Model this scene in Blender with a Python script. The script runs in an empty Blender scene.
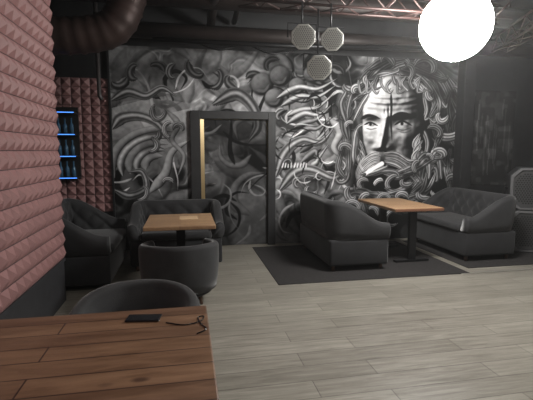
import bpy, bmesh, math, random
import numpy as np
from mathutils import Vector, Matrix
random.seed(7)
SC=bpy.context.scene
SC.view_settings.view_transform='Standard'
COL=SC.collection

# ---------------------------------------------------------------- helpers
def link(o,parent=None):
    COL.objects.link(o)
    if parent: o.parent=parent
    return o
def empty(name,loc=(0,0,0),rz=0):
    o=bpy.data.objects.new(name,None); o.empty_display_size=.1
    o.location=loc; o.rotation_euler=(0,0,rz); return link(o)
def obj(name,verts,faces,mats,parent=None,smooth=False,fm=None,loc=(0,0,0),rot=(0,0,0)):
    me=bpy.data.meshes.new(name); me.from_pydata([tuple(v) for v in verts],[],faces); 
    if not isinstance(mats,(list,tuple)): mats=[mats]
    for m in mats: me.materials.append(m)
    if fm: me.polygons.foreach_set('material_index',fm)
    if smooth: me.polygons.foreach_set('use_smooth',[True]*len(me.polygons))
    me.update()
    bm=bmesh.new(); bm.from_mesh(me); bmesh.ops.recalc_face_normals(bm,faces=bm.faces); bm.to_mesh(me); bm.free()
    o=bpy.data.objects.new(name,me); o.location=loc; o.rotation_euler=rot
    return link(o,parent)
def box(name,a,b,mat,parent=None,bev=0,seg=2,smooth=False):
    x0,y0,z0=a;x1,y1,z1=b
    v=[(x0,y0,z0),(x1,y0,z0),(x1,y1,z0),(x0,y1,z0),(x0,y0,z1),(x1,y0,z1),(x1,y1,z1),(x0,y1,z1)]
    f=[(0,3,2,1),(4,5,6,7),(0,1,5,4),(1,2,6,5),(2,3,7,6),(3,0,4,7)]
    o=obj(name,v,f,mat,parent)
    if bev:
        bm=bmesh.new(); bm.from_mesh(o.data)
        bmesh.ops.bevel(bm,geom=list(bm.edges),offset=bev,segments=seg,affect='EDGES',profile=.5)
        bm.to_mesh(o.data); bm.free()
        if smooth: o.data.polygons.foreach_set('use_smooth',[True]*len(o.data.polygons))
    return o
def sweep(name,pts,rad,mat,parent=None,seg=16,smooth=True):
    pts=[Vector(p) for p in pts]; n=len(pts); V=[];Fc=[]
    if not callable(rad): r0=rad; rad=lambda i:r0
    t0=(pts[1]-pts[0]).normalized()
    ref=Vector((0,0,1)) if abs(t0.z)<.9 else Vector((1,0,0))
    nrm=(ref-t0*ref.dot(t0)).normalized()
    for i,p in enumerate(pts):
        t=(pts[min(i+1,n-1)]-pts[max(i-1,0)]).normalized()
        nrm=(nrm-t*nrm.dot(t)).normalized(); b=t.cross(nrm)
        for k in range(seg):
            a=2*math.pi*k/seg
            V.append(p+(nrm*math.cos(a)+b*math.sin(a))*rad(i))
    for i in range(n-1):
        for k in range(seg):
            k2=(k+1)%seg
            Fc.append((i*seg+k,i*seg+k2,(i+1)*seg+k2,(i+1)*seg+k))
    Fc.append(tuple(range(seg))); Fc.append(tuple((n-1)*seg+k for k in range(seg)))
    return obj(name,V,Fc,mat,parent,smooth)
def bez(p,n=20):
    p=[Vector(q) for q in p]; out=[]
    P=[p[0]]+p+[p[-1]]
    for i in range(1,len(P)-2):
        for k in range(n):
            t=k/n
            out.append(.5*((2*P[i])+(P[i+1]-P[i-1])*t+(2*P[i-1]-5*P[i]+4*P[i+1]-P[i+2])*t*t+(3*P[i]-P[i-1]-3*P[i+1]+P[i+2])*t**3))
    out.append(p[-1]); return out

# ---------------------------------------------------------------- materials
def mat(name,col,rough=.6,metal=0,sheen=0,noise=0,nscale=20,bump=0,bscale=80,emit=None,es=0,spec=.5):
    m=bpy.data.materials.new(name); m.use_nodes=True; nt=m.node_tree; b=nt.nodes['Principled BSDF']
    b.inputs['Base Color'].default_value=(*col,1); b.inputs['Roughness'].default_value=rough
    b.inputs['Metallic'].default_value=metal; b.inputs['Specular IOR Level'].default_value=spec
    if sheen:
        b.inputs['Sheen Weight'].default_value=sheen; b.inputs['Sheen Roughness'].default_value=.4
    tc=nt.nodes.new('ShaderNodeTexCoord')
    if noise:
        n=nt.nodes.new('ShaderNodeTexNoise'); n.inputs['Scale'].default_value=nscale; n.inputs['Detail'].default_value=4
        nt.links.new(tc.outputs['Object'],n.inputs['Vector'])
        r=nt.nodes.new('ShaderNodeValToRGB')
        r.color_ramp.elements[0].position=.3; r.color_ramp.elements[1].position=.7
        r.color_ramp.elements[0].color=(*[c*(1-noise) for c in col],1)
        r.color_ramp.elements[1].color=(*[min(1,c*(1+noise)) for c in col],1)
        nt.links.new(n.outputs['Fac'],r.inputs['Fac']); nt.links.new(r.outputs['Color'],b.inputs['Base Color'])
    if bump:
        n=nt.nodes.new('ShaderNodeTexNoise'); n.inputs['Scale'].default_value=bscale
        nt.links.new(tc.outputs['Object'],n.inputs['Vector'])
        bp=nt.nodes.new('ShaderNodeBump'); bp.inputs['Strength'].default_value=bump; bp.inputs['Distance'].default_value=.01
        nt.links.new(n.outputs['Fac'],bp.inputs['Height']); nt.links.new(bp.outputs['Normal'],b.inputs['Normal'])
    if emit:
        b.inputs['Emission Color'].default_value=(*emit,1); b.inputs['Emission Strength'].default_value=es
    return m
def plankmat(name,c1,c2,gr,bw,rh,rough,mortar=(.05,.045,.04),ms=.004,gs=(1.2,14,14),knots=False,gmix=.55,spec=.5):
    m=bpy.data.materials.new(name); m.use_nodes=True; nt=m.node_tree; N=nt.nodes; L=nt.links; b=N['Principled BSDF']
    tc=N.new('ShaderNodeTexCoord')
    br=N.new('ShaderNodeTexBrick'); br.offset=.37
    br.inputs['Color1'].default_value=(*c1,1); br.inputs['Color2'].default_value=(*c2,1); br.inputs['Mortar'].default_value=(*mortar,1)
    br.inputs['Scale'].default_value=1; br.inputs['Mortar Size'].default_value=ms; br.inputs['Brick Width'].default_value=bw; br.inputs['Row Height'].default_value=rh
    br.inputs['Bias'].default_value=0
    L.new(tc.outputs['Object'],br.inputs['Vector'])
    mp=N.new('ShaderNodeMapping'); mp.inputs['Scale'].default_value=gs
    L.new(tc.outputs['Object'],mp.inputs['Vector'])
    n=N.new('ShaderNodeTexNoise'); n.inputs['Scale'].default_value=2.2; n.inputs['Detail'].default_value=7; n.inputs['Roughness'].default_value=.65; n.inputs['Distortion'].default_value=.6
    L.new(mp.outputs['Vector'],n.inputs['Vector'])
    r=N.new('ShaderNodeValToRGB'); r.color_ramp.elements[0].position=.32; r.color_ramp.elements[1].position=.68
    r.color_ramp.elements[0].color=(*gr,1); r.color_ramp.elements[1].color=(1,1,1,1)
    L.new(n.outputs['Fac'],r.inputs['Fac'])
    mx=N.new('ShaderNodeMix'); mx.data_type='RGBA'; mx.blend_type='MULTIPLY'; mx.inputs['Factor'].default_value=gmix
    L.new(br.outputs['Color'],mx.inputs[6]); L.new(r.outputs['Color'],mx.inputs[7])
    out=mx.outputs[2]
    if knots:
        v=N.new('ShaderNodeTexVoronoi'); v.inputs['Scale'].default_value=4.2
        mp2=N.new('ShaderNodeMapping'); mp2.inputs['Scale'].default_value=(.8,1.5,1)
        L.new(tc.outputs['Object'],mp2.inputs['Vector']); L.new(mp2.outputs['Vector'],v.inputs['Vector'])
        kr=N.new('ShaderNodeValToRGB'); kr.color_ramp.elements[0].position=.05; kr.color_ramp.elements[0].color=(.18,.12,.1,1)
        kr.color_ramp.elements[1].position=.13; kr.color_ramp.elements[1].color=(1,1,1,1)
        L.new(v.outputs['Distance'],kr.inputs['Fac'])
        m2=N.new('ShaderNodeMix'); m2.data_type='RGBA'; m2.blend_type='MULTIPLY'; m2.inputs['Factor'].default_value=.8
        L.new(out,m2.inputs[6]); L.new(kr.outputs['Color'],m2.inputs[7]); out=m2.outputs[2]
    L.new(out,b.inputs['Base Color'])
    rr=N.new('ShaderNodeMapRange'); rr.inputs['To Min'].default_value=rough-.08; rr.inputs['To Max'].default_value=rough+.12
    L.new(n.outputs['Fac'],rr.inputs['Value']); L.new(rr.outputs['Result'],b.inputs['Roughness'])
    b.inputs['Specular IOR Level'].default_value=spec
    bp=N.new('ShaderNodeBump'); bp.inputs['Strength'].default_value=.25; bp.inputs['Distance'].default_value=.004
    L.new(n.outputs['Fac'],bp.inputs['Height']); L.new(bp.outputs['Normal'],b.inputs['Normal'])
    return m
M_floor=plankmat('laminate_floor',(.315,.295,.255),(.245,.228,.195),(.40,.39,.37),1.25,.19,.32,mortar=(.10,.092,.08),ms=.0026,gmix=.75)
M_tab=plankmat('stained_pine',(.205,.115,.066),(.145,.078,.046),(.35,.29,.24),6,.115,.42,mortar=(.03,.012,.008),ms=.003,gs=(1.4,10,10),knots=True,gmix=.8)
M_oak=plankmat('pale_oak',(.42,.27,.15),(.34,.21,.115),(.55,.45,.4),4,.1,.4,mortar=(.15,.07,.04),ms=.002,gs=(10,1.4,10))
M_velvet=mat('charcoal_velvet',(.022,.022,.0235),.8,sheen=.25,noise=.25,nscale=6,bump=.15,bscale=160,spec=.3)
M_velvet2=mat('charcoal_velvet_dark',(.015,.015,.0165),.85,sheen=.2,noise=.25,nscale=6,spec=.3)
M_pink=mat('dusty_pink_panel',(.25,.128,.124),.62,noise=.12,nscale=5)
M_black=mat('black_paint',(.010,.010,.011),.55,noise=.3,nscale=8)
M_wains=mat('charcoal_wainscot',(.022,.022,.025),.6,noise=.2,nscale=10)
M_ceil=mat('dark_ceiling',(.022,.018,.016),.85,noise=.4,nscale=3)
M_metal=mat('black_metal',(.015,.015,.016),.4,metal=.6)
M_duct=mat('brown_duct',(.055,.034,.030),.5,metal=.4,noise=.3,nscale=4)
M_dpipe=mat('dark_pipe',(.024,.018,.0165),.5,metal=.3,noise=.3,nscale=4)
M_pipe=mat('grey_pipe',(.10,.09,.09),.45,metal=.6)
M_truss=mat('rust_truss',(.028,.012,.010),.5,metal=.3)
M_white=mat('lamp_grille_white',(.27,.27,.25),.5)
M_dark=mat('lamp_cell_dark',(.09,.09,.085),.5)
M_glow=mat('glowing_globe',(1,1,1),.5,emit=(1,.98,.94),es=100)
M_rug=mat('black_rug',(.014,.012,.012),.9,bump=.4,bscale=200,noise=.3)
M_beige=mat('corridor_beige',(.6,.52,.38),.8)
M_blue=mat('blue_led',(.1,.3,.9),.5,emit=(.08,.30,1),es=1.8)
M_glass=mat('bottle_glass',(.05,.12,.2),.15)
M_leg=mat('leg_wood',(.09,.05,.03),.5)
M_phone=mat('phone_black',(.01,.01,.012),.15)
M_edge=mat('speaker_edge_grey',(.09,.09,.093),.4)
M_spk=mat('speaker_black',(.02,.02,.022),.5,bump=.2)
M_gr=mat('speaker_grille_grey',(.035,.035,.036),.5)
def vcolmat(name,rough=.7,gain=1):
    m=bpy.data.materials.new(name); m.use_nodes=True; nt=m.node_tree; b=nt.nodes['Principled BSDF']
    a=nt.nodes.new('ShaderNodeVertexColor'); a.layer_name='paint'
    nt.links.new(a.outputs['Color'],b.inputs['Base Color']); b.inputs['Roughness'].default_value=rough
    b.inputs['Specular IOR Level'].default_value=.2
    return m
M_mural=vcolmat('mural_paint',.8)

# ---------------------------------------------------------------- camera
psi=math.radians(11);th=math.radians(6.7);f=415
Fv=Vector((math.sin(psi)*math.cos(th),math.cos(psi)*math.cos(th),-math.sin(th)))
Rv=Vector((math.cos(psi),-math.sin(psi),0));Uv=Rv.cross(Fv)
cd=bpy.data.cameras.new('camera'); cam=bpy.data.objects.new('camera',cd); COL.objects.link(cam)
cd.sensor_width=36; cd.lens=36*f/533; cd.clip_start=.02
cam.matrix_world=Matrix(((Rv.x,Uv.x,-Fv.x,0),(Rv.y,Uv.y,-Fv.y,0),(Rv.z,Uv.z,-Fv.z,1.5),(0,0,0,1)))
SC.camera=cam

# ---------------------------------------------------------------- mural painting (vertex colours)
YW=6.5; MX0,MX1,MZ1=-1.06,4.58,3.02
step=.0075
nx=int((MX1-MX0)/step)+1; nz=int(MZ1/step)+1
xs=np.linspace(MX0,MX1,nx); zs=np.linspace(0,MZ1,nz)
XX,ZZ=np.meshgrid(xs,zs)
# sketch-grid coordinates in which the painting was drawn
def design(X,Z,Y=YW):
    dz=Z-1.5
    d=X*Fv.x+Y*Fv.y+dz*Fv.z
    return 266.5+f*(X*Rv.x+Y*Rv.y)/d, 200-f*(X*Uv.x+Y*Uv.y+dz*Uv.z)/d
PX,PY=design(XX,ZZ)
rng=np.random.default_rng(11)
def vnoise(x,y,sc,seed):
    g=np.random.default_rng(seed).random((64,64)); x=x/sc+20;y=y/sc+20
    xi=np.floor(x).astype(int);yi=np.floor(y).astype(int); fx=x-xi;fy=y-yi
    fx=fx*fx*fx*(fx*(fx*6-15)+10);fy=fy*fy*fy*(fy*(fy*6-15)+10)
    xi%=64;yi%=64;x2=(xi+1)%64;y2=(yi+1)%64
    return (g[yi,xi]*(1-fx)+g[yi,x2]*fx)*(1-fy)+(g[y2,xi]*(1-fx)+g[y2,x2]*fx)*fy
def smst(a,b,x): t=np.clip((x-a)/(b-a),0,1); return t*t*(3-2*t)
wx=PX+34*(vnoise(PX,PY,30,1)-.5)+14*(vnoise(PX,PY,12,2)-.5)
wy=PY+34*(vnoise(PX,PY,30,3)-.5)+14*(vnoise(PX,PY,12,4)-.5)
h1=vnoise(wx,wy,24,5)*.7+vnoise(wx,wy,11,6)*.3
big=vnoise(PX,PY,42,9)
fold=np.abs(((h1*4.2)%1.0)-.5)*2
gy,gx=np.gradient(h1)
em=np.clip((gx*-.6+gy*.8)*22,-1,1)
V=.08+.32*smst(.3,.7,big)+.16*fold**1.5*smst(.35,.65,h1)+.12*em
V=np.clip(V,.05,.7)
def region(x0,x1,y0,y1):
    return np.where((PX>x0)&(PX<x1)&(PY>y0)&(PY<y1))
def cr(pts,n=14):
    p=np.array(pts,float); P=np.vstack([2*p[0]-p[1],p,2*p[-1]-p[-2]]); out=[]
    for i in range(1,len(P)-2):
        t=np.linspace(0,1,n,endpoint=False)[:,None]
        out.append(.5*((2*P[i])+(P[i+1]-P[i-1])*t+(2*P[i-1]-5*P[i]+4*P[i+1]-P[i+2])*t*t+(3*P[i]-P[i-1]-3*P[i+1]+P[i+2])*t**3))
    out.append(p[-1:]); return np.vstack(out)
def stroke(pts,w0,w1,lo,hi,alpha=1,side=.6,outline=0,raw=False,soft=.9,strands=0,taper=True,lx=-.55,ly=-.83):
    c=np.array(pts) if raw else cr(pts)
    m=max(w0,w1)+2
    idx=region(c[:,0].min()-m,c[:,0].max()+m,c[:,1].min()-m,c[:,1].max()+m)
    if len(idx[0])==0: return
    x=PX[idx];y=PY[idx]
    d2=(x[:,None]-c[None,:,0])**2+(y[:,None]-c[None,:,1])**2
    k=d2.argmin(1); d=np.sqrt(d2[np.arange(len(k)),k])
    tg=np.gradient(c,axis=0); tg/=np.linalg.norm(tg,axis=1)[:,None]+1e-9
    nn=np.stack([tg[:,1],-tg[:,0]],1)
    w=np.linspace(w0,w1,len(c)); t=np.linspace(0,1,len(c))
    if taper: w=w*np.clip(np.minimum(t,1-t)*5+.12,0,1)**.7
    wk=w[k]
    s=np.clip(((x-c[k,0])*nn[k,0]+(y-c[k,1])*nn[k,1])/np.maximum(wk,.1),-1,1)
    ls=nn[k,0]*lx+nn[k,1]*ly
    sh=.15+.5*np.sqrt(np.clip(1-s*s,0,1))+side*.5*s*ls
    if strands:
        sh=sh*(.62+.38*np.sin(s*strands*math.pi+t[k]*2.0))+.12*np.sin(t[k]*math.pi)
    val=lo+(hi-lo)*np.clip(sh,0,1)
    if outline: val=np.where(np.abs(s)>.86,outline,val)
    al=np.clip((wk-d)/soft+.5,0,1)*alpha
    V[idx]=V[idx]*(1-al)+val*al
def blob(cx,cy,rx,ry,lo,hi,rot=0,alpha=1,soft=.15,lx=-.5,ly=-.7):
    m=max(rx,ry)*1.3+1; idx=region(cx-m,cx+m,cy-m,cy+m)
    if len(idx[0])==0: return
    x=PX[idx]-cx;y=PY[idx]-cy; c,s=math.cos(rot),math.sin(rot)
    u=(x*c+y*s)/rx; v=(-x*s+y*c)/ry; r=np.sqrt(u*u+v*v)
    nz_=np.sqrt(np.clip(1-r*r,0,1)); sh=np.clip(.45*nz_+.7*(x/rx*lx+y/ry*ly)+.25,0,1)
    val=lo+(hi-lo)*sh; al=np.clip((1-r)/soft,0,1)*alpha
    V[idx]=V[idx]*(1-al)+val*al
def lock(cx,cy,r,a0,span,w,hi,strands=3,lo=.05,back=.8):
    blob(cx,cy,r+w*.9,r+w*.9,.05,.10,alpha=back,soft=.5)
    n=22; t=np.linspace(0,1,n); a=a0+t*span; rr=r*(1.1-.65*t)
    q=rng.uniform(0,3.14); ex=rng.uniform(1.0,1.5)
    X_=rr*np.cos(a)*ex; Y_=rr*np.sin(a)
    stroke(np.stack([cx+X_*math.cos(q)-Y_*math.sin(q),cy+X_*math.sin(q)+Y_*math.cos(q)],1),w,w*.6,lo,hi,raw=True,strands=strands,side=.9)
def ribbons(n,x0,x1,y0,y1,ln,w,lo,hi,al=1,strands=0,soft=1.6):
    for k in range(n):
        x,y=rng.uniform(x0,x1),rng.uniform(y0,y1); a=rng.uniform(0,6.28); b=rng.uniform(-1.0,1.0); c=rng.uniform(-.5,.5)
        pts=[(x,y)]; L=rng.uniform(*ln)
        for j in range(4):
            x+=math.cos(a)*L/4; y+=math.sin(a)*L/4; a+=b; b+=c*.5; pts.append((x,y))
        ww=rng.uniform(*w); l=rng.uniform(*lo); stroke(pts,ww,ww*.3,l,l+rng.uniform(*hi),alpha=al,strands=strands,soft=soft)
ribbons(30,110,345,60,235,(50,110),(6,14),(.04,.12),(.2,.5),.75,soft=2.5)
ribbons(24,205,345,75,235,(30,70),(3,7),(.05,.12),(.3,.65),.75,soft=2)
ribbons(36,110,345,60,235,(25,60),(1.2,3.2),(.03,.05),(.0,.04),.85,soft=.8)
ribbons(40,110,345,60,235,(20,60),(.8,2.0),(.4,.6),(.2,.4),.8,soft=.7)
def poly(pts,v0,v1,al=.85,rot=0):
    p=np.array(pts,float); inside=np.ones(PX.shape,bool)
    for i in range(len(p)):
        a=p[i];b=p[(i+1)%len(p)]
        inside&=((b[0]-a[0])*(PY-a[1])-(b[1]-a[1])*(PX-a[0]))>=0
    g=(PX[inside]-p[:,0].min())/(np.ptp(p[:,0])+1e-6)*.5+(PY[inside]-p[:,1].min())/(np.ptp(p[:,1])+1e-6)*.5
    V[inside]=V[inside]*(1-al)+(v0+(v1-v0)*g)*al
poly([(112,108),(150,98),(196,104),(190,150),(150,180),(112,160)],.6,.2,.6)
poly([(128,72),(160,66),(166,96),(120,102)],.45,.18,.7)
poly([(140,120),(192,108),(192,140),(160,150)],.68,.36,.7)
for k,(r,h) in enumerate([(46,.65),(37,.78),(29,.6),(21,.7),(13,.6)]):
    pts=[(158-r*math.cos(a),166-r*.8*math.sin(a)) for a in np.linspace(-.3,1.9,8)]
    stroke(pts,5,3,.05,h,strands=1 if k%2 else 0)
stroke([(113,128),(122,118),(140,116),(158,124),(170,142)],7,3,.05,.72,strands=2)
stroke([(112,100),(128,92),(146,96),(162,88),(176,96)],6,2,.05,.6,strands=2)
stroke([(150,192),(165,174),(172,152),(190,140)],6,2,.05,.68)
stroke([(114,190),(130,196),(146,188),(142,172),(128,172)],5,2,.05,.68,strands=2)
stroke([(166,110),(178,124),(172,140),(184,156),(178,176)],3.4,1.5,.04,.6)
for k in range(8):
    cx,cy=rng.uniform(114,188),rng.uniform(108,196)
    lock(cx,cy,rng.uniform(5,9),rng.uniform(0,6),rng.choice([-1,1])*rng.uniform(2,4),rng.uniform(2.5,4),rng.uniform(.45,.75),back=.3)
for k in range(12):
    lock(116+k*20+rng.uniform(-4,4),72+rng.uniform(-6,8),rng.uniform(7,12),rng.uniform(0,6),rng.choice([-1,1])*rng.uniform(2,3.6),rng.uniform(3.5,6),rng.uniform(.3,.5),2,back=.3)
for cx,cy,r in [(262,84,12),(280,76,11),(297,86,9),(274,98,10),(312,74,9)]:
    blob(cx,cy,r+1.5,r+1.5,.03,.04,soft=.3,alpha=.8); blob(cx,cy,r,r,.05,.36,soft=.15)
    stroke([(cx-r*.5,cy+r*.5),(cx+r*.2,cy+r*.55),(cx+r*.6,cy)],r*.18,r*.1,.15,.3,side=0)
for k in range(10):
    y=98+k*8+rng.uniform(-3,3); j=rng.uniform(-4,4)
    stroke([(280+k*3+j,y),(298+k*2,y-8+j),(318,y-9),(338-k,y-22-j)],4.2,1.0,.04,rng.uniform(.4,.75),strands=1)
stroke([(214,104),(236,94),(252,106),(258,126),(248,142)],8,3,.05,.55,strands=2)
stroke([(276,176),(286,152),(302,140),(320,142),(334,128)],7,2,.05,.7,strands=2)
stroke([(280,190),(296,172),(312,170),(334,178),(346,166)],7,3,.05,.7,strands=2)
stroke([(330,118),(340,132),(334,148),(346,160)],5,2,.05,.7)
for k in range(8):
    lock(rng.uniform(282,342),rng.uniform(110,196),rng.uniform(4.5,8),rng.uniform(0,6),rng.choice([-1,1])*rng.uniform(2,4),rng.uniform(2.2,3.6),rng.uniform(.5,.8),2,back=.3)
ribbons(14,275,345,90,190,(15,40),(.6,1.2),(.02,.04),(.0,.03),.9,soft=.6)
ribbons(10,275,345,90,190,(12,36),(.5,1.0),(.6,.7),(.1,.2),.8,soft=.6)
for k in range(9):
    x=282+k*3.0; stroke([(x,168),(x+1.2+rng.uniform(-1,1),163+rng.uniform(-1,1))],.7,.6,.6,.8,side=0)
# --- bearded head
blob(400,134,60,80,.04,.09,alpha=.88,soft=.4)
def hairs(lst,wf=.46,hi=(.4,.68),st=3):
    for cx,cy,r in lst:
        lock(cx+rng.uniform(-2,2),cy+rng.uniform(-2,2),r*rng.uniform(.6,.95),rng.uniform(0,6.28),rng.choice([-1,1])*rng.uniform(2.2,4.0),r*wf*rng.uniform(.8,1.3),rng.uniform(*hi),st,back=.6)
def flow(n,path,spread,w,hi,st=3):
    p=np.array(path,float)
    for k in range(n):
        i=rng.integers(0,len(p)-2); q=p[i:i+3].copy()
        q+=rng.normal(0,spread,(1,2))+rng.normal(0,2.2,(3,2))
        q=np.vstack([q,q[-1]+(rng.normal(0,5,2))])
        stroke(q,rng.uniform(*w),1.2,.04,rng.uniform(*hi),strands=st)
outer=[(344,178),(342,160),(345,142),(341,124),(346,106),(352,88),(364,74),(380,64),(400,61),(420,64),(438,74),(450,90),(455,108),(452,126),(456,146),(452,166),(454,186)]
flow(34,outer,5,(3.5,6.5),(.35,.62))
hairs([(350,82,11),(384,64,10),(426,68,12),(453,100,12),(454,128,12),(454,156,12),(450,186,12),(344,112,9),(343,150,9)],hi=(.4,.62))
inner=[(352,162),(350,146),(353,130),(350,114),(355,98),(364,86),(380,79),(398,77),(416,79),(430,90),(436,106),(432,122),(438,138),(434,154),(440,170)]
flow(34,inner,3.5,(2.4,4.6),(.45,.78),2)
hairs([(434,96,8),(440,114,9),(435,134,8),(441,156,9),(356,92,7),(352,126,6),(372,80,7),(408,76,8)],hi=(.45,.78))
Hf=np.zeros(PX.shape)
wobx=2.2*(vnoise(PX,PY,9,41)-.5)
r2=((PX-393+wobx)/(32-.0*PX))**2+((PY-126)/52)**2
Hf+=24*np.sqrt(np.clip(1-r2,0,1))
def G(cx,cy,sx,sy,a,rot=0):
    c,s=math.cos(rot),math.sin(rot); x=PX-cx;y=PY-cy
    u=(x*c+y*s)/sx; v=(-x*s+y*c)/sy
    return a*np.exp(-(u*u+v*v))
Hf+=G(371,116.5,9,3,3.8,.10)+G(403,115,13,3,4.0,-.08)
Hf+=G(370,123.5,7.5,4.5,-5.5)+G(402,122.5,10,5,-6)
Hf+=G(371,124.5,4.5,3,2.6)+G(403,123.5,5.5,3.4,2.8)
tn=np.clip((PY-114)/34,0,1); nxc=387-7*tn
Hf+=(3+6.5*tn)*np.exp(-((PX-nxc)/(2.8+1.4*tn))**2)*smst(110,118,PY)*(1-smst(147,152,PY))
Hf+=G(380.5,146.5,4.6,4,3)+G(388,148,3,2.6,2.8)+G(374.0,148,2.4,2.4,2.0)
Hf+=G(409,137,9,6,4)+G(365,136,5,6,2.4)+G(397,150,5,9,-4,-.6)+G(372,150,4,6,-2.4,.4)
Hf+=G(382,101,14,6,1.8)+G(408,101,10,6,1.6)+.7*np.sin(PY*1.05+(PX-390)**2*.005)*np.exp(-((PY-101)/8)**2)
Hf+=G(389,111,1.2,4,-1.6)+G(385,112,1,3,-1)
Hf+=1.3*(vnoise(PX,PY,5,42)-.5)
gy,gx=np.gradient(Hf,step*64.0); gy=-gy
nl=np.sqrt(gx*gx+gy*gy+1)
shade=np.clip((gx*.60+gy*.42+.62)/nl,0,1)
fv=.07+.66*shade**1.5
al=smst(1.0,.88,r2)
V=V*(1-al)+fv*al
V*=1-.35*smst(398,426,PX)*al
stroke([(361,119),(369,115.5),(380,118.5)],1.9,1.3,.04,.12,side=0)
stroke([(391,118),(402,113.5),(418,118)],2.2,1.3,.04,.12,side=0)
blob(371,124.8,4.6,1.9,.28,.55,soft=.35); blob(403,124.2,5.8,2.2,.28,.6,soft=.35)
blob(370.5,124.3,1.7,1.8,.03,.04,soft=.4); blob(402,123.6,2.0,2.1,.03,.04,soft=.4)
stroke([(364,125),(370.5,122.4),(378,126)],.9,.8,.03,.04,side=0)
stroke([(394.5,125),(402.5,121.2),(412,125.6)],1.0,.9,.03,.04,side=0)
stroke([(396,128.5),(403,130.2),(411,127.5)],.7,.5,.1,.15,side=0,alpha=.7)
stroke([(398,131),(405,132.6),(412,130)],.6,.5,.12,.18,side=0,alpha=.6)
stroke([(366,128),(371,129.3),(377,128)],.6,.5,.1,.15,side=0,alpha=.7)
blob(377.5,151,1.7,1.0,.02,.03); blob(385.5,151.3,2.0,1.1,.02,.03)
# beard mass
blob(388,180,42,30,.03,.06,soft=.4,alpha=.92)
for k in range(9):
    stroke([(361+rng.uniform(-2,2),140+k*3),(363+rng.uniform(-2,2),150+k*3),(359+rng.uniform(-3,3),160+k*3.4),(364,170+k*3)],2.6,1.2,.04,rng.uniform(.5,.85),strands=2)
    stroke([(421+rng.uniform(-3,2),134+k*3.4),(416+rng.uniform(-3,3),146+k*3),(421+rng.uniform(-3,3),156+k*3.2),(412,168+k*3)],3,1.2,.04,rng.uniform(.5,.85),strands=2)
for k in range(8):
    j=rng.uniform(-2,2)
    stroke([(380,153+k*1.3),(371,154.5+k*1.8+j*.4),(362,162+k*2.2+j),(358+j,174+k*1.8)],2.3,1.0,.05,rng.uniform(.5,.82),strands=2)
    stroke([(385,153+k*1.3),(397,153.5+k*1.8+j*.4),(409,160+k*2.3+j),(418,158+k*4+j)],2.7,1.0,.05,rng.uniform(.5,.82),strands=2)
blob(380,166,6.5,2.6,.03,.06); blob(380,169,4.6,1.7,.25,.42,soft=.4)
bl=[(362,182),(374,178),(388,176),(402,176),(416,170),(426,160),(430,176),(422,190),(408,198),(392,202),(376,200),(360,198),(366,212),(384,218),(404,216),(424,208)]
flow(30,bl,5,(2.2,4.2),(.5,.82),2)
hairs([(362,184,8),(376,186,7),(392,182,8),(407,180,8),(420,172,8),(426,158,7),(423,190,9),(437,192,8),(368,199,8),(386,199,8),(402,198,9),(354,196,8),(418,206,9),(352,208,8),(372,213,9),(392,214,9),(411,219,9),(430,210,9)],wf=.42,hi=(.55,.88))
stroke([(382,163.5),(374,168),(365,174)],2.0,1.8,.8,.95,side=0,taper=False)
blob(364.5,174.3,1.9,1.9,.1,.3)
stroke([(364,172),(360,164),(364,156),(358,148)],1.2,.6,.6,.75,side=0,alpha=.5)
for k in range(12):
    x=362+k*5.4+rng.uniform(-2,2); y=80+rng.uniform(-3,3)+abs(k-6)*.5
    stroke([(x+rng.uniform(-4,4),y-4),(x-2,y+3),(x+rng.uniform(-3,4),y+10),(x+rng.uniform(0,8),y+7)],rng.uniform(1.6,3),.9,.04,rng.uniform(.45,.8),strands=2)
stroke([(391,93),(391.4,106),(391,122),(392,141)],1.3,.8,.02,.03,side=0)
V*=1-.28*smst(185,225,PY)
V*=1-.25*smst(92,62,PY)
V*=.92+.16*vnoise(PX,PY,3,51)
V=np.clip(.30+(V*1.12-.30)*1.28,.035,.95)
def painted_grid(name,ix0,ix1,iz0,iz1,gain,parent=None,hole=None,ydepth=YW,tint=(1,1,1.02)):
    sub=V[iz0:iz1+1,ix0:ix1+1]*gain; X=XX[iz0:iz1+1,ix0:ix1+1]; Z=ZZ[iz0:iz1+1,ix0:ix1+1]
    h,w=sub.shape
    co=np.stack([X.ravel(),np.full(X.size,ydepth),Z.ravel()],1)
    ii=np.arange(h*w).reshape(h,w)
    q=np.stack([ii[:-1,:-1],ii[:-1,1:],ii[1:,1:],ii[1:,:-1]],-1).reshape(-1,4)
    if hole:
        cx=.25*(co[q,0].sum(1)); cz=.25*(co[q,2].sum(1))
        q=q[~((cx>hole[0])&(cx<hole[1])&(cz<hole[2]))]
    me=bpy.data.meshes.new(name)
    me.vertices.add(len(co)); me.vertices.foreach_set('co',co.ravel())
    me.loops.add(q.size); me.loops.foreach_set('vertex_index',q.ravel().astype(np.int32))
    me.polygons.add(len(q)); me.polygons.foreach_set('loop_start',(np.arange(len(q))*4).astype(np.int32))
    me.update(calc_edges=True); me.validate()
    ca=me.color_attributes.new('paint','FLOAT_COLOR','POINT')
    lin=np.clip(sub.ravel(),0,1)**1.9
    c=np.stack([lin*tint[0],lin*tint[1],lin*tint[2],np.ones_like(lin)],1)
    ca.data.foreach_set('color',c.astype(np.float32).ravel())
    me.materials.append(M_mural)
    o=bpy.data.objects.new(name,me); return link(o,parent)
DX0,DX1,DZ=.10,1.38,2.09
painted_grid('wall_mural',0,nx-1,0,nz-1,1.0,hole=(DX0,DX1,DZ))

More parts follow.
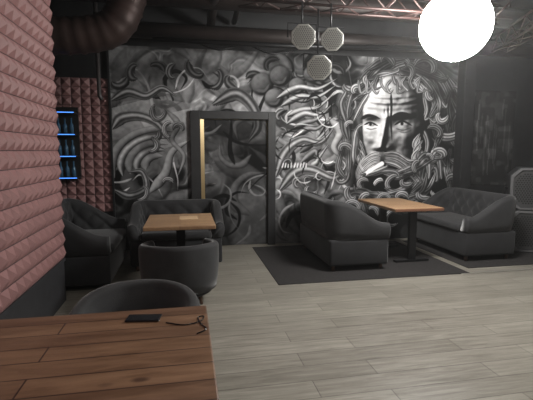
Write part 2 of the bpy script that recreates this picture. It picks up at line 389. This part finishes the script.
# ---------------------------------------------------------------- room shell
box('floor',(-2.5,-3,-.1),(7.2,8.2,0),M_floor)
box('ceiling',(-2.5,-3,3.75),(7.2,8.2,3.85),M_ceil)
box('wall_north_left',(-2.5,6.52,0),(DX0,6.62,3.75),M_black)
box('wall_north_right',(DX1,6.52,0),(7.2,6.62,3.75),M_black)
box('wall_north_header',(DX0,6.52,DZ),(DX1,6.62,3.75),M_black)
box('wall_east',(7.2,-3,0),(7.3,6.62,3.75),M_black)
box('wall_south',(-2.5,-3.1,0),(7.2,-3,3.75),M_black)
box('wall_west_near',(-2.5,-3,0),(-1.22,4.38,3.75),M_wains)
box('wall_west_recess',(-2.6,4.38,0),(-2.5,6.62,3.75),M_black)
box('wall_corridor_back',(-.4,7.7,0),(2.0,7.8,3.0),M_beige)
box('wall_corridor_left',(-.4,6.62,0),(-.3,7.7,3.0),M_beige)
box('wall_corridor_right',(1.9,6.62,0),(2.0,7.7,3.0),M_beige)
def pyramids(name,org,du,dv,dn,nu,nv,p,depth,mat_):
    V_=[];F_=[]
    du=Vector(du);dv=Vector(dv);dn=Vector(dn);org=Vector(org)
    for i in range(nu):
        for j in range(nv):
            o=org+du*(i*p)+dv*(j*p); b=len(V_); g=p*.02
            V_+= [o+du*g+dv*g,o+du*(p-g)+dv*g,o+du*(p-g)+dv*(p-g),o+du*g+dv*(p-g),o+du*p/2+dv*p/2+dn*depth]
            F_+= [(b,b+1,b+4),(b+1,b+2,b+4),(b+2,b+3,b+4),(b+3,b,b+4)]
    return obj(name,V_,F_,mat_)
pyramids('wall_west_pyramid_panels',(-1.215,-2.94,.44),(0,1,0),(0,0,1),(1,0,0),55,25,.133,.040,M_pink)
pyramids('wall_north_pyramid_panels',(-2.5,6.515,.60),(1,0,0),(0,0,1),(0,-1,0),11,15,.13,.036,M_pink)
box('trim_west_rail',(-1.22,-3,.41),(-1.205,4.38,.44),M_wains)
box('trim_corner_mural',(-1.075,6.46,0),(-1.05,6.52,3.0),M_black)
# ---------------------------------------------------------------- door (ajar, painted leaf)
d=empty('door_1')
box('frame_left',(DX0-.02,6.44,0),(DX0+.13,6.6,DZ+.02),M_black,d,.005)
box('frame_right',(DX1-.10,6.44,0),(DX1+.02,6.6,DZ+.02),M_black,d,.005)
box('frame_top',(DX0+.131,6.44,DZ-.10),(DX1-.101,6.6,DZ+.02),M_black,d,.005)
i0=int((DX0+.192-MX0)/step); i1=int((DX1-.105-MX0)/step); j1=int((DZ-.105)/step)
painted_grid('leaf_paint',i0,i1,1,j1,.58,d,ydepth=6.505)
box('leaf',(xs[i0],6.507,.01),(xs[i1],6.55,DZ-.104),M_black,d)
sweep('handle',[(DX0+.26,6.50,1.0),(DX0+.26,6.45,1.0),(DX0+.37,6.45,1.0)],.011,M_pipe,d,8)
# ---------------------------------------------------------------- lofted upholstered shells
def shell(name,path,heights,z0,zseat,th_,flare,matl,parent,tuft=0,pitch=.13):
    Vv=[];Fc=[];S=0;prev=None
    nO=5;nR=7;nI=16
    for i,(x,y,nx_,ny_) in enumerate(path):
        if prev: S+=math.hypot(x-prev[0],y-prev[1])
        prev=(x,y); h=heights[i]; sec=[]
        r=th_/2
        for k in range(nO):
            t=k/(nO-1); z=z0+(h-r-z0)*t; sec.append((flare*t+.012*math.sin(math.pi*t),z))
        for k in range(1,nR):
            a=math.pi*k/nR; sec.append((flare-r+r*math.cos(a),h-r+r*math.sin(a)))
        for k in range(nI+1):
            t=k/nI; z=(h-r)+(zseat-(h-r))*t; off=flare*(1-t)-th_
            if tuft:
                a=S/pitch; b=z/pitch
                g=abs(math.sin(math.pi*(a+b)/2))*abs(math.sin(math.pi*(a-b)/2))
                off-=tuft*(g**.6-.5)*math.sin(math.pi*min(1,max(0,t*1.02+.02)))**.3
            else: off-=.015*math.sin(math.pi*t)
            sec.append((off,z))
        sec.append((-th_*.5,z0))
        for o_,z in sec: Vv.append((x+nx_*o_,y+ny_*o_,z))
        m_=len(sec)
    n=len(path)
    for i in range(n-1):
        for k in range(m_):
            k2=(k+1)%m_
            Fc.append((i*m_+k,i*m_+k2,(i+1)*m_+k2,(i+1)*m_+k))
    Fc.append(tuple(range(m_))); Fc.append(tuple((n-1)*m_+k for k in range(m_)))
    return obj(name,Vv,Fc,matl,parent,True)
def smooth01(t): t=max(0,min(1,t)); return t*t*(3-2*t)
def sofa(loc,rz,L,W,H=.89,arm=.60,zb=0):
    mt=M_velvet; bmt=M_velvet2
    e=empty('tufted_sofa',(loc[0],loc[1],zb),rz)
    r=.16; pts=[]
    ds=.022
    n=int((W-r-.02)/ds)
    for i in range(n): pts.append((W-.02-i*ds,-L/2,0,-1))
    for k in range(13):
        a=-math.pi/2-k/12*math.pi/2; pts.append((r+r*math.cos(a),-L/2+r+r*math.sin(a),math.cos(a),math.sin(a)))
    n2=int((L-2*r)/ds)
    for i in range(1,n2): pts.append((0,-L/2+r+i*(L-2*r)/n2,-1,0))
    for k in range(13):
        a=math.pi-k/12*math.pi/2; pts.append((r+r*math.cos(a),L/2-r+r*math.sin(a),math.cos(a),math.sin(a)))
    for i in range(n-1,-1,-1): pts.append((W-.02-i*ds,L/2,0,1))
    hs=[]
    for x,y,a,b in pts:
        t=smooth01((x-.05)/(W-.10)); hs.append(H-(H-arm)*t**1.2)
    shell('backrest_shell',pts,hs,.40,.40,.13,.035,mt,e,tuft=.03,pitch=.115)
    box('base',(.0,-L/2,.07),(W-.02,L/2,.40),bmt,e,.03,3,True)
    box('seat_cushion',(.13,-L/2+.13,.39),(W+.01,L/2-.13,.49),mt,e,.04,4,True)
    k=1
    for x in(.07,W-.09):
        for y in(-L/2+.08,L/2-.08):
            sweep('foot_%d'%k,[(x,y,0),(x,y,.08)],lambda i:.02+.008*i,M_leg,e,10); k+=1
    return e
def tub(loc,rz,R=.37,H=.68,arm=.58):
    e=empty('tub_armchair',(loc[0],loc[1],0),rz)
    pts=[];hs=[]
    for k in range(57):
        a=math.radians(52+k/56*256); ex=R*math.cos(a)*.95; ey=R*math.sin(a)
        pts.append((ex,ey,math.cos(a),math.sin(a)))
        t=smooth01((math.cos(a)+1)/1.6); hs.append(H-(H-arm)*t)
    shell('curved_backrest',pts,hs,.14,.40,.085,.03,M_velvet,e)
    rings=[(.10,.90),(.12,.95),(.36,.96),(.38,.90)]
    Vv=[];Fc=[];n=40
    for z,s in rings:
        for k in range(n):
            a=2*math.pi*k/n; Vv.append((R*s*.93*math.cos(a)-.005,R*s*.97*math.sin(a),z))
    for i in range(3):
        for k in range(n): Fc.append((i*n+k,i*n+(k+1)%n,(i+1)*n+(k+1)%n,(i+1)*n+k))
    Fc+=[tuple(range(n)),tuple(3*n+k for k in range(n))]
    obj('base',Vv,Fc,M_velvet2,e,True)
    rings=[(.38,.80),(.40,.86),(.44,.86),(.465,.80),(.47,.6)]; Vv=[];Fc=[]
    for z,s in rings:
        for k in range(n):
            a=2*math.pi*k/n; Vv.append((R*s*.9*math.cos(a)+.03,R*s*.9*math.sin(a),z))
    for i in range(4):
        for k in range(n): Fc.append((i*n+k,i*n+(k+1)%n,(i+1)*n+(k+1)%n,(i+1)*n+k))
    Fc+=[tuple(range(n)),tuple(4*n+k for k in range(n))]
    obj('seat_cushion',Vv,Fc,M_velvet,e,True)
    for k in range(4):
        a=math.radians(45+90*k); x,y=.26*math.cos(a),.26*math.sin(a)
        sweep('leg_%d'%(k+1),[(x*1.08,y*1.08,0),(x,y,.12)],lambda i:.013+.01*i,M_leg,e,10)
    return e
sofa((1.72,5.45),0,1.40,.80,zb=.0085)
sofa((4.46,5.57),math.pi,1.40,.80,zb=.0085)
sofa((-1.60,5.20),0,1.25,.80)
sofa((-.13,6.02),-math.pi/2,1.14,.80,H=.82)
tub((-.08,4.19),math.radians(92),R=.365,H=.62)
tub((-.30,2.42),math.radians(-92),R=.34,H=.67)
# ---------------------------------------------------------------- tables
def table(name,x0,x1,y0,y1,mt,z=.75,t=.04,along='y',ps=.10,zb=0,ped=None):
    e=empty(name,((x0+x1)/2,(y0+y1)/2,zb)); hx=(x1-x0)/2;hy=(y1-y0)/2
    box('tabletop',(-hx,-hy,z-t),(hx,hy,z),mt,e,.006,2)
    if ped is not None:   # single pedestal with a cross foot
        cy=ped
        box('post_1',(-ps/2,cy-.04,.025),(ps/2,cy+.04,z-t),M_metal,e,.004)
        box('foot_bar_1',(-.25,cy-.035,0),(.25,cy+.035,.03),M_metal,e,.004)
        box('top_bar_1',(-.2,cy-.03,z-t-.03),(.2,cy+.03,z-t),M_metal,e,.004)
        box('top_bar_2',(-.03,-hy+.1,z-t-.025),(.03,hy-.08,z-t),M_metal,e,.004)
        return e
    k=1
    for s in(-1,1):
        if along=='y': cx,cy=0,s*(hy-.17)
        else: cx,cy=s*(hx-.2),0
        a,b=(ps/2,.03)if along=='y' else(.03,ps/2)
        box('post_%d'%k,(cx-a,cy-b,.025),(cx+a,cy+b,z-t),M_metal,e,.004)
        a,b=(hx*.7,.035)if along=='y' else(.035,hy*.7)
        box('foot_bar_%d'%k,(cx-a,cy-b,0),(cx+a,cy+b,.03),M_metal,e,.004)
        box('top_bar_%d'%k,(cx-a,cy-b,z-t-.03),(cx+a,cy+b,z-t),M_metal,e,.004)
        k+=1
    return e
table('cafe_table',2.64,3.34,4.88,6.08,M_oak,zb=.0085)
table('cafe_table',-.43,.29,4.20,5.06,M_oak,ped=.10)
table('dining_table',-1.15,.085,.86,1.985,M_tab,t=.045,along='x')
box('menu_card',(-.08,4.60,.7505),(.12,4.85,.754),mat('menu_paper',(.6,.42,.25),.5),None,.001)
ph=empty('mobile_phone',(-.2,1.865,.75),math.radians(-8))
box('body',(-.075,-.037,.0005),(.075,.037,.009),M_phone,ph,.004,3)
box('screen',(-.068,-.032,.009),(.068,.032,.0095),M_phone,ph,.0)
sweep('cable_black',bez([(-.10,1.80,.753),(-.02,1.76,.753),(.05,1.79,.753),(.065,1.84,.753),(.04,1.83,.753),(.05,1.76,.753),(.07,1.70,.753),(.03,1.66,.753)]),.0028,M_phone,None,8)
# ---------------------------------------------------------------- rugs
box('rug',(1.0,4.42,0),(3.42,6.3,.008),M_rug)
box('rug',(3.55,4.62,0),(5.7,6.3,.008),M_rug)
box('trim_floor_strip',(3.3,4.40,0),(5.2,4.43,.006),mat('floor_strip_metal',(.6,.58,.55),.3,metal=.8))
# ---------------------------------------------------------------- bar shelf with blue light
s=empty('bottle_shelf',(-1.66,6.28,0))
box('back_panel',(-.22,.14,1.10),(.17,.17,2.12),M_black,s)
box('side_left',(-.22,-.1,1.10),(-.20,.14,2.12),M_black,s)
for k,z in enumerate((1.12,1.42,1.72,2.02)):
    box('shelf_%d'%(k+1),(-.2,-.1,z),(.17,.14,z+.02),M_black,s)
    box('led_strip_%d'%(k+1),(-.2,-.108,z+.004),(.17,-.10,z+.014),M_blue,s)
for k,z in enumerate((1.14,1.44,1.74)):
    for j in range(4):
        x=-.15+j*.085
        sweep('bottle_%d'%(k*4+j+1),[(x,.02,z),(x,.02,z+.12),(x,.02,z+.15),(x,.02,z+.22)],lambda i:[.028,.028,.011,.011][i],M_glass,s,12)
# ---------------------------------------------------------------- ducts, pipes, truss
dp=bez([(-.62,5.5,3.74),(-.64,5.5,3.35),(-.82,5.5,3.0),(-1.2,5.5,2.88),(-1.7,5.5,2.86),(-2.45,5.5,2.86)],12)
sweep('ventilation_duct',dp,lambda i:.21+(.012 if i%4==0 else 0),M_duct,None,28)
sweep('conduit_pipe',[(-1.13,6.1,3.74),(-1.13,6.1,2.25),(-1.10,6.1,2.2)],.028,M_pipe,None,12)
sweep('ceiling_pipe',[(-2.4,6.25,3.18),(7.1,6.25,3.18)],.11,M_dpipe,None,20)
sweep('ceiling_pipe',[(-2.4,5.6,3.45),(7.1,5.6,3.45)],.14,M_dpipe,None,20)
sweep('ceiling_pipe',[(-.4,6.0,3.0),(1.6,6.0,3.0),(4.4,6.0,3.1)],.035,M_metal,None,12)
sweep('ceiling_pipe',[(.4,3.5,3.6),(.4,6.4,3.3)],.06,M_dpipe,None,12)
sweep('ceiling_pipe',[(.75,3.5,3.55),(.75,6.4,3.4)],.04,M_pipe,None,12)
sweep('hanging_cable',bez([(.1,6.3,3.1),(.5,6.2,2.95),(.9,6.25,3.05),(1.3,6.2,2.93),(1.9,6.3,3.08)]),.012,M_metal,None,8)
for k in range(4): box('ceiling_beam',(-2.5,.6+k*1.5,3.60),(7.2,.72+k*1.5,3.75),M_dpipe)
def truss(loc,rz,L,w=.22,n=12):
    e=empty('lighting_truss',loc,rz)
    c=[(0,0),(w,0),(0,w),(w,w)]
    for k,(a,b) in enumerate(c): sweep('chord_%d'%(k+1),[(-L/2,a-w/2,b),(L/2,a-w/2,b)],.017,M_truss,e,8)
    for i in range(n):
        x0=-L/2+i*L/n;x1=x0+L/n; k=0
        zz=(0,w)if i%2 else(w,0)
        sweep('brace_a%d'%i,[(x0,-w/2,zz[0]),(x1,-w/2,zz[1])],.009,M_truss,e,6)
        sweep('brace_b%d'%i,[(x0,w/2,zz[0]),(x1,w/2,zz[1])],.009,M_truss,e,6)
        sweep('brace_c%d'%i,[(x0,-w/2 if i%2 else w/2,0),(x1,w/2 if i%2 else -w/2,0)],.009,M_truss,e,6)
    for x in(-L/2+.3,L/2-.3): sweep('hanger_%d'%(x>0),[(x,0,w),(x,0,3.75-loc[2])],.012,M_truss,e,6)
    return e
truss((2.2,4.55,3.05),0,3.2,n=14)
truss((4.6,4.9,3.1),math.radians(70),2.6,n=11)
def grille_lamp(loc,r,rx,rz,top):
    e=empty('honeycomb_spotlight',loc)
    Vv=[];Fc=[];fm=[];n=8
    prof=[(0.0,r*.55),(-.10,r*.8),(-.13,r),(-.15,r),(-.155,r*.96)]
    for y,rr in prof:
        for k in range(n):
            a=2*math.pi*(k+.5)/n; Vv.append((rr*math.cos(a),y+.15,rr*math.sin(a)))
    for i in range(len(prof)-1):
        for k in range(n): Fc.append((i*n+k,i*n+(k+1)%n,(i+1)*n+(k+1)%n,(i+1)*n+k)); fm.append(1 if i>=2 else 0)
    Fc+= [tuple(range(n)),tuple((len(prof)-1)*n+k for k in range(n))]; fm+=[0,1]
    p=r*.165
    for i in range(-7,8):
        for j in range(-7,8):
            x=(i+.5*(j%2))*p; z=j*p*.87
            if math.hypot(x,z)<r*.82:
                b=len(Vv)
                for k in range(6):
                    a=math.pi/3*k+math.pi/6; Vv.append((x+p*.36*math.cos(a),-.0075,z+p*.36*math.sin(a)))
                Fc.append(tuple(b+k for k in range(6))); fm.append(2)
    o=obj('head',Vv,Fc,[M_metal,M_white,M_dark],e,False,fm); o.rotation_euler=(rx,0,rz)
    sweep('yoke',[(-r-.02,.05,0),(-r-.02,.05,r*1.1),(r+.02,.05,r*1.1),(r+.02,.05,0)],.008,M_metal,e,6,False)
    sweep('drop_rod',[(0,.05,r*1.1),(0,.05,top-loc[2])],.01,M_metal,e,6)
    return e
grille_lamp((1.24,4.36,2.69),.135,math.radians(15),math.radians(-14),3.06)
grille_lamp((1.56,4.36,2.68),.125,math.radians(15),math.radians(-20),3.06)
grille_lamp((1.48,4.55,2.42),.145,math.radians(28),math.radians(-18),3.06)
g=empty('globe_floodlight',(2.66,3.86,2.74))
def sphere(name,r,mt,par,zmin=-1,zmax=1,n=32,m=16):
    Vv=[];Fc=[]
    a0=math.asin(zmin);a1=math.asin(zmax)
    for i in range(m+1):
        a=a0+(a1-a0)*i/m
        for k in range(n): Vv.append((r*math.cos(a)*math.cos(2*math.pi*k/n),r*math.cos(a)*math.sin(2*math.pi*k/n),r*math.sin(a)))
    for i in range(m):
        for k in range(n): Fc.append((i*n+k,i*n+(k+1)%n,(i+1)*n+(k+1)%n,(i+1)*n+k))
    return obj(name,Vv,Fc,mt,par,True)
sphere('globe',.34,M_glow,g,-.9999,.93)
sphere('cap',.345,M_metal,g,.93,.9999,m=4)
sweep('rod',[(0,0,.33),(0,0,1.01)],.02,M_metal,g,8)
# ---------------------------------------------------------------- right side
def speaker(loc,rz):
    e=empty('bass_speaker',loc,rz); w,h,dp_,c=.34,.62,.50,.12
    def octo(s,y): 
        W=w*s;H=h/2*s;C=c*s
        return [(-W+C,y,-H),(W-C,y,-H),(W,y,-H+C),(W,y,H-C),(W-C,y,H),(-W+C,y,H),(-W,y,H-C),(-W,y,-H+C)]
    V_=octo(1,dp_)+octo(1,.03)+octo(.97,0)+octo(.88,0)+octo(.86,.03)
    F_=[];fm=[]
    for i in range(4):
        for k in range(8): F_.append((i*8+k,i*8+(k+1)%8,(i+1)*8+(k+1)%8,(i+1)*8+k)); fm.append(1 if i in(1,2) else 0)
    F_+=[tuple(range(8)),tuple(32+k for k in range(8))]; fm+=[0,3]
    V_=[(x,y,z+h/2+.005) for x,y,z in V_]
    p=.035
    for i in range(-9,10):
        for j in range(-9,10):
            x=(i+.5*(j%2))*p;z=j*p*.87
            if abs(x)<w*.78 and abs(z)<h*.39 and abs(x)+abs(z)<w+h/2-c*2.1:
                b=len(V_)
                for k in range(6):
                    a=math.pi/3*k+math.pi/6; V_.append((x+p*.38*math.cos(a),.027,z+h/2+.005+p*.38*math.sin(a)))
                F_.append(tuple(b+k for k in range(6))); fm.append(2)
    obj('cabinet',V_,F_,[M_spk,M_edge,M_metal,M_gr],e,False,fm)
    sweep('side_handle',[(-.34,.2,h*.5),(-.37,.24,h*.5),(-.37,.36,h*.5),(-.34,.4,h*.5)],.012,M_metal,e,8)
    return e
speaker((4.98,5.12,.009),math.radians(-35))
speaker((4.98,5.12,.637),math.radians(-35))
def banner():
    n=90;m=150; Vv=[];Fc=[];cols=[]
    x0,x1,z0,z1=4.82,5.75,.9,2.55
    r2_=np.random.default_rng(3)
    yy,xx=np.mgrid[0:m+1,0:n+1].astype(float)
    img=.10+.06*vnoise(xx,yy,14,21)
    for k in range(14):
        a=r2_.uniform(4,n-4); top=r2_.uniform(m*.5,m-4); ln=r2_.uniform(20,90); wd=r2_.uniform(.6,1.5)
        xo=a+2.5*(vnoise(xx*0+k*7,yy,12,k)-.5)
        img=np.where((np.abs(xx-xo)<wd)&(yy<top)&(yy>top-ln),img+r2_.uniform(.05,.12),img)
    img=np.clip(img+.08*smst(.55,.8,vnoise(xx,yy,9,31)),0,.5)
    for j in range(m+1):
        for i in range(n+1):
            Vv.append((x0+(x1-x0)*i/n,6.505,z0+(z1-z0)*j/m)); v=img[j,i]**2; cols+= [v,v,v,1]
    for j in range(m):
        for i in range(n): Fc.append((j*(n+1)+i,j*(n+1)+i+1,(j+1)*(n+1)+i+1,(j+1)*(n+1)+i))
    o=obj('wall_drip_paint',Vv,Fc,M_mural); ca=o.data.color_attributes.new('paint','FLOAT_COLOR','POINT'); ca.data.foreach_set('color',cols)
banner()
box('trim_column_right',(4.58,6.30,0),(4.78,6.52,3.75),M_black,None,.005)
# ---------------------------------------------------------------- lights
def area(name,loc,size,power,col=(1,.95,.88)):
    l=bpy.data.lights.new(name,'AREA'); l.shape='DISK'; l.size=size; l.energy=power; l.color=col
    o=bpy.data.objects.new(name,l); o.location=loc; COL.objects.link(o); return o
area('fill_light',(1.2,1.2,3.58),.5,38)  # three unseen fills added overhead to brighten the room, no fixtures modelled
area('fill_light',(3.8,.5,3.7),.5,40)
area('fill_light',(.3,-1.6,3.7),.5,32)
pl=bpy.data.lights.new('corridor_lamp','POINT'); pl.energy=45; pl.color=(1,.88,.66); pl.shadow_soft_size=.1
o=bpy.data.objects.new('corridor_lamp',pl); o.location=(.6,7.2,2.3); COL.objects.link(o)
w=bpy.data.worlds.new('world'); SC.world=w; w.use_nodes=True; w.node_tree.nodes['Background'].inputs[0].default_value=(.5,.55,.6,1); w.node_tree.nodes['Background'].inputs[1].default_value=.05
# thin haze added to the air to imitate the glare halo around the globe
vs=w.node_tree.nodes.new('ShaderNodeVolumeScatter'); vs.inputs['Density'].default_value=.004; vs.inputs['Anisotropy'].default_value=.6
w.node_tree.links.new(vs.outputs[0],w.node_tree.nodes['World Output'].inputs['Volume'])
